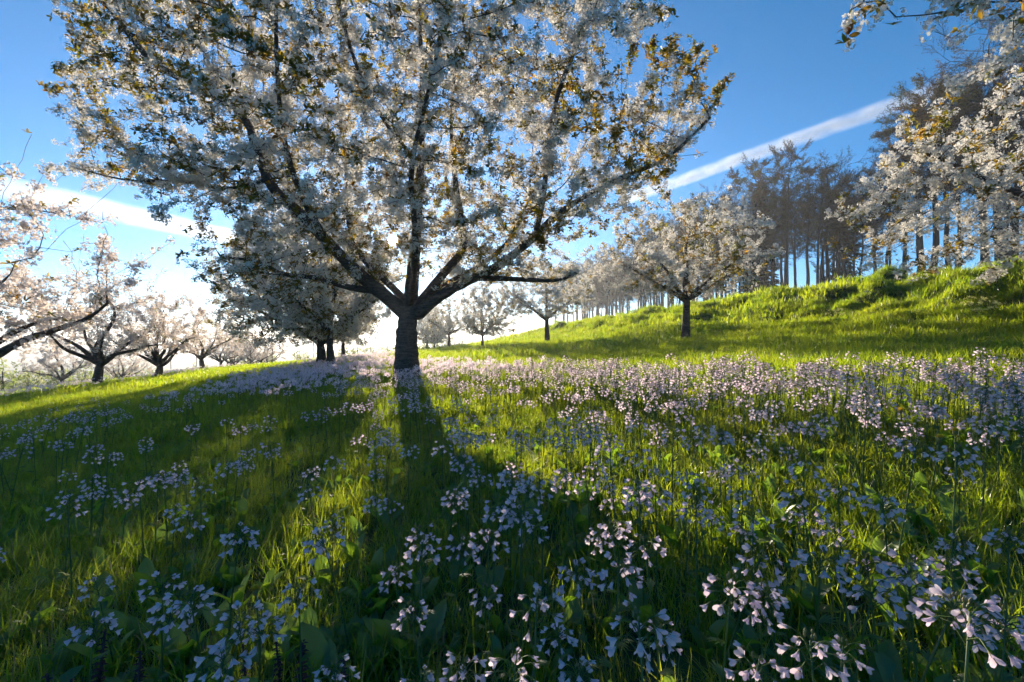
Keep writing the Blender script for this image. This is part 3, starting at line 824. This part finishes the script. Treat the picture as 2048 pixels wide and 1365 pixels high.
def cuckoo_simple(sp):
    root = empty('cuckoo_flower')
    stem_mesh(sp).build('stem', [M_stem, M_calyx], root)
    leaf_mesh(sp).build('stem_leaves', [M_leaf], root)
    tag(head_into(MB(), sp).build('flower_head', [M_petal, M_calyx], root), kind='stuff')
    return root
def cuckoo_joined(sp):
    mb = head_into(MB(), sp); a = stem_mesh(sp)
    mb.add(a.v, a.f); mb.m[-len(a.f):] = [2 if q == 0 else 1 for q in a.m]
    b = leaf_mesh(sp); mb.add(b.v, b.f, 2)
    return mb.build('cuckoo', [M_petal, M_calyx, M_stem], link=False)
def cuckoo_far(sp):
    mb = MB()
    mb.tube([sp['stem'][0], sp['stem'][2], sp['stem'][3]], [.003, .0025, .002], 3, 1, False)
    for p, e, s, kind in sp['fl']:
        d = e.to_matrix() @ Vector((0, 0, 1))
        petal_fan(mb, Vector(p)+d*.008, d, .0165*s, 0, 4)
    return mb.build('cuckoo_far', [M_petal, M_stem], link=False, smooth=False)
C_ck = proto_collection('cuckoo_mid', [cuckoo_joined(s) for s in specs[:6]])
C_ckf = proto_collection('cuckoo_distant', [cuckoo_far(s) for s in specs])

CK_LABEL = 'pale lilac cuckoo flower on a thin green stem in the meadow grass'
CK_GROUP = 'lilac cuckoo flowers in the meadow'
near_xy = [(-0.77, 0.95), (-0.65, 0.98), (-0.53, 0.95), (-0.44, 0.95), (-1.01, 1.36), (-1.49, 1.54), (-0.54, 0.84), (-0.56, 0.8), (-0.29, 0.81), (-0.17, 0.73), (-0.17, 0.93), (-0.1, 0.77), (-0.02, 0.7), (-0.02, 0.95), (0.04, 0.78), (0.1, 0.87), (0.16, 0.8), (0.21, 0.95), (0.27, 0.84), (0.36, 0.8), (0.35, 0.7), (0.33, 0.98), (0.45, 0.65), (0.61, 0.64), (0.6, 0.75), (0.83, 0.78), (0.65, 0.99), (0.77, 0.95), (-1.09, 1.25), (-0.8, 1.28), (-1.25, 1.83), (-0.71, 1.68), (-0.37, 1.52), (-0.22, 1.42), (-0.43, 1.22), (-0.22, 1.07), (-0.16, 1.19), (-0.08, 1.12), (0.22, 1.28), (0.36, 1.24), (0.46, 1.12), (0.6, 1.15), (0.54, 0.89), (0.76, 0.84), (1.04, 1.08), (1.11, 1.03), (0.87, 1.19), (0.99, 1.19), (0.2, 0.64), (0.73, 0.69), (0.7, 1.19), (0.27, 1.1), (0.04, 1.0), (0.63, 0.86), (0.82, 0.94), (0.9, 0.89), (0.51, 0.92), (0.52, 0.74), (0.93, 0.84), (0.07, 1.21), (-0.81, 1.06), (-0.49, 1.68)]
def flower_density(u, v):
    """plants per square metre"""
    edge = np.interp(v, [0, 1.9, 3.4, 6.4, 9.4, 15], [4.6, 3.9, 3.2, 2.4, 1.2, .4])
    n1 = noise2(u, v, 1.3, 0); n2 = noise2(u, v, 3.4, 8)
    right = (u > -.2) & (u < edge+.25*n1)
    d = np.where(right, np.clip(34+22*n1+16*n2, 5, None)*sstep((edge+.3-u)/.8), 0)
    d = np.where(right & (edge-u < 1.7-.08*v), d*1.3+38, d)
    d = np.where(right & (edge-u > 1.7-.08*v) & (v > 3.2), d*.6, d)
    d = np.where((u > .3) & (v < 2.6), d*2.7, d)
    left = (u <= -.2) & (u > -4.2-.05*v+.4*n1)
    dl = np.clip(17+22*n1+14*n2, 1, None)*sstep((u+4.0+.04*v)/2.2)
    dl = np.where(v > 6, dl*1.5+30*sstep((v-7)/4)*sstep((u+3.6+.03*v)/1.0), dl)
    dl = dl*np.where(v < 4.5, .45+.12*v, 1)
    d = np.where(left, dl, d)
    d = np.where((v > 30) | (v < .2), 0, d)
    strip = (u < -8.8) & (u > -12.5) & (v > 5) & (v < 36)
    d = np.where(strip, 14+8*n1, d)
    return np.clip(d, 0, 120)
rg = np.random.default_rng(77)
def sample_plants(y0, y1, scale):
    pts = []
    A = 0
    m = int((y1-y0)*(y1+y0)*1.35*130*scale)
    y = np.sqrt(rg.uniform(y0*y0, y1*y1, m)); x = rg.uniform(-1.3, 1.3, m)*y
    u, v = xy2uv(x, y)
    area = 1.3*(y1*y1-y0*y0)
    keep = rg.random(m) < flower_density(u, v)*scale*area/m
    return np.stack([x[keep], y[keep]], 1)
near = sample_plants(.75, 3.0, .8)
d0 = np.min(np.hypot(near[:, None, 0]-np.array(near_xy)[None, :, 0], near[:, None, 1]-np.array(near_xy)[None, :, 1]), 1)
near = near[(d0 > .09) & (np.hypot(near[:, 0], near[:, 1]) > .8)]
near = near[np.argsort(near[:, 1])]
allp = near_xy+[tuple(p) for p in near]
indiv, rest = allp[:300], allp[300:]
protos = {}
NFULL = 120
for i, (x, y) in enumerate(indiv):
    q = i % 9
    key = (q, i < NFULL)
    if key not in protos: o = protos[key] = (cuckoo_full if key[1] else cuckoo_simple)(specs[q])
    else: o = copy_tree(protos[key])
    s = rg.uniform(.78, 1.12)
    o.location = (x, y, gz1(x, y)); o.rotation_euler = (rg.normal(0, .07), rg.normal(0, .07), rg.uniform(0, 6.28)); o.scale = (s, s, s)
    nf_ = len(specs[q]['fl']); tag(o, 'pale lilac cuckoo flower with a %s head of nodding cups on a thin stem' % ('sparse' if nf_ < 12 else ('medium' if nf_ < 15 else 'crowded')), 'flower', CK_GROUP)
print('cuckoo', len(allp), 'rest', len(rest))
mid = np.concatenate([np.array(rest).reshape(-1, 2), sample_plants(3.0, 6.5, .9)])
def put_stuff(name, coll, P, lab, cat=None, s=(.85, 1.15), tilt=.09):
    n = len(P); z = gz(P[:, 0], P[:, 1])
    o = scatter(name, coll, np.stack([P[:, 0], P[:, 1], z], 1), np.stack([rg.normal(0, tilt, n), rg.normal(0, tilt, n), rg.uniform(0, 6.28, n)], 1), rg.uniform(*s, n))
    tag(o, lab, cat); print('STUFF', name, n); return o
put_stuff('cuckoo_flowers', C_ck, mid, 'lilac cuckoo flowers massed through the middle of the meadow', 'flowers')
farp = np.concatenate([sample_plants(6.5, 14, .75), sample_plants(14, 40, .4)])
put_stuff('cuckoo_flowers', C_ckf, farp, 'carpet of small lilac flowers under the farther trees', 'flowers', (.7, 1.1))

# ------------------------------------------------------------------ grass and leaves
def ring_pts(y0, y1, dens, wmax=1.35):
    area = wmax*(y1*y1-y0*y0); n = int(area*dens)
    y = np.sqrt(rg.uniform(y0*y0, y1*y1, n)); x = rg.uniform(-wmax, wmax, n)*y
    return np.stack([x, y], 1)
put_stuff('grass', C_near, np.concatenate([ring_pts(.3, 2.2, 250), ring_pts(2.2, 4.5, 200)]), 'dense green meadow grass among the foreground flowers', 'grass', (.4, .95), .18)
g2 = ring_pts(4.5, 13, 75); put_stuff('grass', C_mid, g2, 'green meadow grass around the big tree', 'grass', (.55, 1.3), .16)
g3 = ring_pts(13, 34, 16); u3, v3 = xy2uv(g3[:, 0], g3[:, 1]); g3 = g3[u3 < 20]
put_stuff('grass', C_far, g3, 'green grass of the farther meadow', 'grass', (.8, 1.3), .12)
g4 = ring_pts(34, 75, 1.6); u4, v4 = xy2uv(g4[:, 0], g4[:, 1]); g4 = g4[u4 < 22]
put_stuff('grass', C_far, g4, 'rough grass on the far falling slope', 'grass', (1.2, 2.2), .12)
nb = 11000
ub = rg.uniform(8.6, 17, nb); vb = rg.uniform(-1, 48, nb); xb, yb = uv2xy(ub, vb)
kb = (yb > 2) & (np.abs(xb/yb) < 1.4)
put_stuff('grass', C_mid, np.stack([xb, yb], 1)[kb], 'tufted grass covering the lumpy bank', 'grass', (.6, 1.5), .2)

def broad_leaf(L, w, lobed):
    mb = MB(); segs = 6; v = []
    for k in range(segs+1):
        t = k/segs; x = .5*L*t*t*.7; z = L*(t-.25*t*t)
        hw = w/2*(math.sin(math.pi*(t*.86+.02))**.9) * (1+(.22 if lobed and k % 2 else 0))
        if t < .16: hw = w*.06
        if k == segs: hw = .0006
        v += [(x-hw*.25, -hw, z), (x, 0, z-.004), (x-hw*.25, hw, z)]
    f = []
    for k in range(segs):
        a = 3*k; f += [(a, a+1, a+4, a+3), (a+1, a+2, a+5, a+4)]
    mb.add(v, f); return mb
bl_me = [broad_leaf(.16, .042, False).build('leaf', [M_leaf], link=False).data, broad_leaf(.14, .036, True).build('leaf', [M_leaf], link=False).data, broad_leaf(.12, .048, False).build('leaf', [M_leaf], link=False).data]
def rosette(seed):
    r = random.Random(seed); root = empty('dock_plant')
    for k in range(r.randint(4, 6)):
        o = bpy.data.objects.new('leaf', bl_me[r.randrange(3)]); COL.objects.link(o); o.parent = root
        a = k*2*math.pi/5+r.uniform(-.5, .5)
        o.rotation_euler = (0, r.uniform(-.15, .5), a); s = r.uniform(.7, 1.15); o.scale = (s, s, s)
        o.location = (.01*math.cos(a), .01*math.sin(a), -.005)
    return root
ros = [rosette(200+i) for i in range(6)]
rp_ = np.concatenate([ring_pts(.62, 1.3, 80, 1.2), ring_pts(1.3, 2.6, 28, 1.2)])
for i, (x, y) in enumerate(rp_[:290]):
    o = ros[i] if i < 6 else copy_tree(ros[i % 6])
    s = rg.uniform(.6, 1.2)
    o.location = (x, y, gz1(x, y)); o.rotation_euler = (rg.normal(0, .1), rg.normal(0, .1), rg.uniform(0, 6.28)); o.scale = (s, s, s)
    nlv = {4: 'four', 5: 'five', 6: 'six'}[len(o.children)]
    tag(o, 'low plant with %s broad upright green leaves in the foreground grass' % nlv, 'plant', 'broad leaved plants in the foreground')
def joined_rosette(seed):
    r = random.Random(seed); mb = MB()
    for k in range(4):
        src = broad_leaf(.13, .04, False); Mx = Euler((0, r.uniform(-.1, .5), k*1.57+r.uniform(-.5, .5))).to_matrix(); s = r.uniform(.7, 1.1)
        mb.add([tuple(Mx @ (Vector(p)*s)) for p in src.v], src.f)
    return mb.build('rosette', [M_leaf], link=False)
C_ros = proto_collection('rosette', [joined_rosette(300+i) for i in range(4)])
put_stuff('ground_leaves', C_ros, np.concatenate([ring_pts(.5, 3, 18), ring_pts(2.4, 9, 7)]), 'low broad leaves mixed through the meadow grass', 'plants', (.7, 1.2), .15)

# bugle spikes, dandelions, a clover bud, primroses on the bank
def bugle(seed):
    r = random.Random(seed); root = empty('bugle_spike'); mb = MB(); H = .15
    mb.tube([(0, 0, -.01), (.003, 0, H*.5), (0, .002, H)], [.003, .0028, .002], 5); mb.build('stem', [M_bract], root)
    b = MB()
    for k in range(44):
        t = k/44; a = k*1.3; z = H*(.3+.72*t); q = .014*(1-t*.6)
        d = Vector((math.cos(a), math.sin(a), .4))
        leafblade(b, (0, 0, z), d, (0, 0, 1), q*1.2, q*.8, .3, 0, 2, .5)
    b.build('bracts', [M_bract], root); return root
bg = [bugle(1), bugle(2)]
for i, (x, y) in enumerate([(-.98, .98), (-.90, .93), (-.83, .84), (-.93, .86), (-.78, .80), (-.70, .9), (-1.03, 1.12), (-.62, 1.06), (-.55, 1.08), (-.47, 1.0), (-.86, 1.05), (-.36, .98), (-.75, .74)]):
    o = bg[i] if i < 2 else copy_tree(bg[i % 2])
    o.location = (x, y, gz1(x, y)); o.rotation_euler = (rg.normal(0, .08), rg.normal(0, .08), rg.uniform(0, 6)); s = rg.uniform(1.0, 1.4); o.scale = (s, s, s)
    tag(o, 'dark brownish purple bugle spike standing in the shaded grass', 'flower', 'bugle spikes')
def dandelion():
    root = empty('dandelion'); mb = MB(); mb.tube([(0, 0, -.01), (.004, 0, .14), (0, 0, .27)], [.0025, .0022, .002], 6); mb.build('stem', [M_stem], root)
    b = MB()
    for k in range(60):
        a = k*2.4; e = .1+1.2*(k/60); d = Vector((math.cos(a)*math.cos(e), math.sin(a)*math.cos(e), math.sin(e)))
        leafblade(b, (0, 0, .272), d, (0, 0, 1), .017, .0045, .1, 0, 2, .1)
    fh = tag(b.build('flower_head', [M_yellow], root), kind='stuff')
    c = MB(); c.tube([(0, 0, .255), (0, 0, .265), (0, 0, .274)], [.002, .007, .008], 8); c.build('calyx', [M_calyx], fh)
    return root
dd = dandelion()
for i, (x, y, s, lab) in enumerate([(-.62, 1.12, .95, 'single yellow dandelion among the shaded leaves near the bugle spikes'), (1.62, 1.78, 1.1, 'yellow dandelion in the sunlit flowers'), (1.75, 1.80, 1.1, 'yellow dandelion in the sunlit flowers'), (1.9, 2.2, 1.1, 'yellow dandelion in the sunlit flowers')]):
    o = dd if i == 0 else copy_tree(dd)
    o.location = (x, y, gz1(x, y)); o.scale = (s, s, s); o.rotation_euler = (rg.normal(0, .05), rg.normal(0, .05), 0)
    tag(o, lab, 'flower', 'dandelions in the grass')
cb = MB(); cb.tube([(0, 0, -.01), (.003, 0, .1), (0, 0, .2)], [.0014, .0013, .0012], 5)
for k in range(14):
    a = k*2.4; e = -.3+1.7*k/14
    leafblade(cb, (0, 0, .2), (math.cos(a)*math.cos(e), math.sin(a)*math.cos(e), math.sin(e)), (0, 0, 1), .0085, .006, .3, 1, 2, -.4)
clv = cb.build('daisy_bud', [M_stem, M_pink])
for i, (x, y) in enumerate([(-.60, .93), (.16, .70)]):
    o = clv if i == 0 else clv.copy()
    if i: COL.objects.link(o)
    o.location = (x, y, gz1(x, y))
    tag(o, 'small closed red daisy bud on a thin stalk', 'flower', 'red daisy buds')
def primrose():
    root = empty('primrose_clump'); r = random.Random(9); b = MB(); l = MB(); s_ = MB()
    for k in range(16):
        a = r.uniform(0, 6.28); q = .16*math.sqrt(r.random()); h = r.uniform(.1, .2)
        s_.tube([(q*.3*math.cos(a), q*.3*math.sin(a), 0), (q*math.cos(a), q*math.sin(a), h)], [.003, .002], 4, 0, False)
        for _ in range(3): petal_fan(b, (q*math.cos(a)+r.gauss(0, .015), q*math.sin(a)+r.gauss(0, .015), h+r.gauss(0, .01)), (r.gauss(0, .5), r.gauss(-.5, .5), 1), .02)
    for k in range(9): leafblade(l, (0, 0, .01), (math.cos(k*.7), math.sin(k*.7), .5), (0, 0, 1), .16, .05, .2, 0, 4, .3)
    for q, nm, mm in ((s_, 'stems', M_stem), (b, 'blooms', M_cream), (l, 'leaves', M_leaf)): tag(q.build(nm, [mm], root), kind='stuff')
    return root
pr = primrose()
for i, (u, v) in enumerate([(9.6, 5.3), (10.0, 5.6), (9.5, 2.6), (9.9, 2.9), (10.6, 1.6), (9.9, 8.2)]):
    o = pr if i == 0 else copy_tree(pr); x, y = uv2xy(u, v)
    o.location = (x, y, gz1(x, y)+.06); o.rotation_euler = (0, 0, i); s = 1.3; o.scale = (s, s, s)
    tag(o, 'clump of pale yellow primroses on the grassy bank', 'flowers', 'primrose clumps')

# ------------------------------------------------------------------ the sun's disc and the vapour trails
def disc_mat():
    m, nt, out = mat('sun_glow'); e = N(nt, 'ShaderNodeEmission'); e.inputs[0].default_value = (1, .95, .85, 1); e.inputs[1].default_value = 60
    t = N(nt, 'ShaderNodeBsdfTransparent'); a = N(nt, 'ShaderNodeAddShader')
    nt.links.new(e.outputs[0], a.inputs[0]); nt.links.new(t.outputs[0], a.inputs[1]); nt.links.new(a.outputs[0], out.inputs[0]); return m
import bmesh
bm = bmesh.new(); bmesh.ops.create_uvsphere(bm, u_segments=32, v_segments=16, radius=30000*math.tan(R(.55)))
me = bpy.data.meshes.new('sun_disc'); bm.to_mesh(me); bm.free(); me.materials.append(disc_mat())
so = bpy.data.objects.new('sun_disc', me); COL.objects.link(so); so.location = tuple(SUNV*30000)
tag(so, 'bright low sun seen through the blossom of the big tree', 'sun')
def contrail(a, b, r0, dens, seed, label, wisps):
    """a long cloud of ice: a tube of thin volume, densest along its axis and torn by noise"""
    a = Vector(a); b = Vector(b); L = (b-a).length; n = 60
    rg = np.random.default_rng(seed); t = np.linspace(0, 1, n)
    P = np.stack([t*L, np.zeros(n), np.zeros(n)], 1)
    mb = MB(); mb.tube(P, r0*1.02*np.clip(np.minimum(t, 1-t)*30, .05, 1), 18)
    m, nt, out = mat('vapour'); vs = N(nt, 'ShaderNodeVolumeScatter'); vs.inputs['Color'].default_value = (1, 1, 1, 1); vs.inputs['Anisotropy'].default_value = .45
    tc = N(nt, 'ShaderNodeTexCoord'); sx = N(nt, 'ShaderNodeSeparateXYZ'); nt.links.new(tc.outputs['Object'], sx.inputs[0])
    def mth(op, x, y=None):
        q = N(nt, 'ShaderNodeMath', operation=op)
        for i_, vv_ in enumerate((x, y)):
            if vv_ is None: continue
            if isinstance(vv_, (int, float)): q.inputs[i_].default_value = vv_
            else: nt.links.new(vv_, q.inputs[i_])
        return q.outputs[0]
    def nz_(scale, mapscale, det=4):
        mp = N(nt, 'ShaderNodeMapping'); mp.inputs['Scale'].default_value = mapscale; nt.links.new(tc.outputs['Object'], mp.inputs[0])
        q = N(nt, 'ShaderNodeTexNoise'); q.inputs['Scale'].default_value = scale; q.inputs['Detail'].default_value = det; nt.links.new(mp.outputs[0], q.inputs['Vector']); return q.outputs[0]
    wob = mth('MULTIPLY', mth('SUBTRACT', nz_(1.0/(r0*7), (1, 0, 0), 2), .5), r0*.5)
    yy = mth('ADD', sx.outputs[1], wob); zz = mth('ADD', sx.outputs[2], wob)
    rr = mth('DIVIDE', mth('ADD', mth('MULTIPLY', yy, yy), mth('MULTIPLY', zz, zz)), r0*r0*.8)
    fall = mth('MAXIMUM', mth('SUBTRACT', 1.0, rr), 0.0)
    fall = mth('POWER', fall, 1.6)
    nn = mth('MAXIMUM', mth('ADD', mth('MULTIPLY', mth('SUBTRACT', nz_(1.0/(r0*1.1), (.55, 1, 1), 5), .5), wisps*2), .75), 0.0)
    nt.links.new(mth('MULTIPLY', mth('MULTIPLY', fall, nn), dens), vs.inputs['Density'])
    nt.links.new(vs.outputs[0], out.inputs['Volume'])
    o = mb.build('contrail', m); o.location = a; o.rotation_euler = (b-a).to_track_quat('X', 'Z').to_euler()
    tag(o, label, 'contrail'); return o
cy.volume_step_rate = .05; cy.volume_max_steps = 256
contrail((1900, 8200, 2500), (7200, 1180, 2800), 125, .0075, 1, 'crisp white vapour trail climbing above the forest', 1.6)
contrail((-9600, 4150, 2500), (-5600, 13800, 2500), 270, .0030, 2, 'broad soft vapour trail sinking towards the pruned orchard', .7)

# ------------------------------------------------------------------ morning haze over the whole place
hz = bmesh.new(); bmesh.ops.create_cube(hz, size=1.0)
me = bpy.data.meshes.new('haze'); hz.to_mesh(me); hz.free()
ho = bpy.data.objects.new('haze', me); COL.objects.link(ho)
ho.scale = (3500, 3500, 52); ho.location = (0, 0, 5)
mh, nt, out = mat('haze_air'); pv = N(nt, 'ShaderNodeVolumePrincipled')
pv.inputs['Color'].default_value = (.97, .98, 1, 1); pv.inputs['Density'].default_value = 0.0010; pv.inputs['Anisotropy'].default_value = .5
nt.links.new(pv.outputs[0], out.inputs['Volume']); me.materials.append(mh)
tag(ho, 'thin bright morning haze lying over the orchard', None, None, 'stuff')
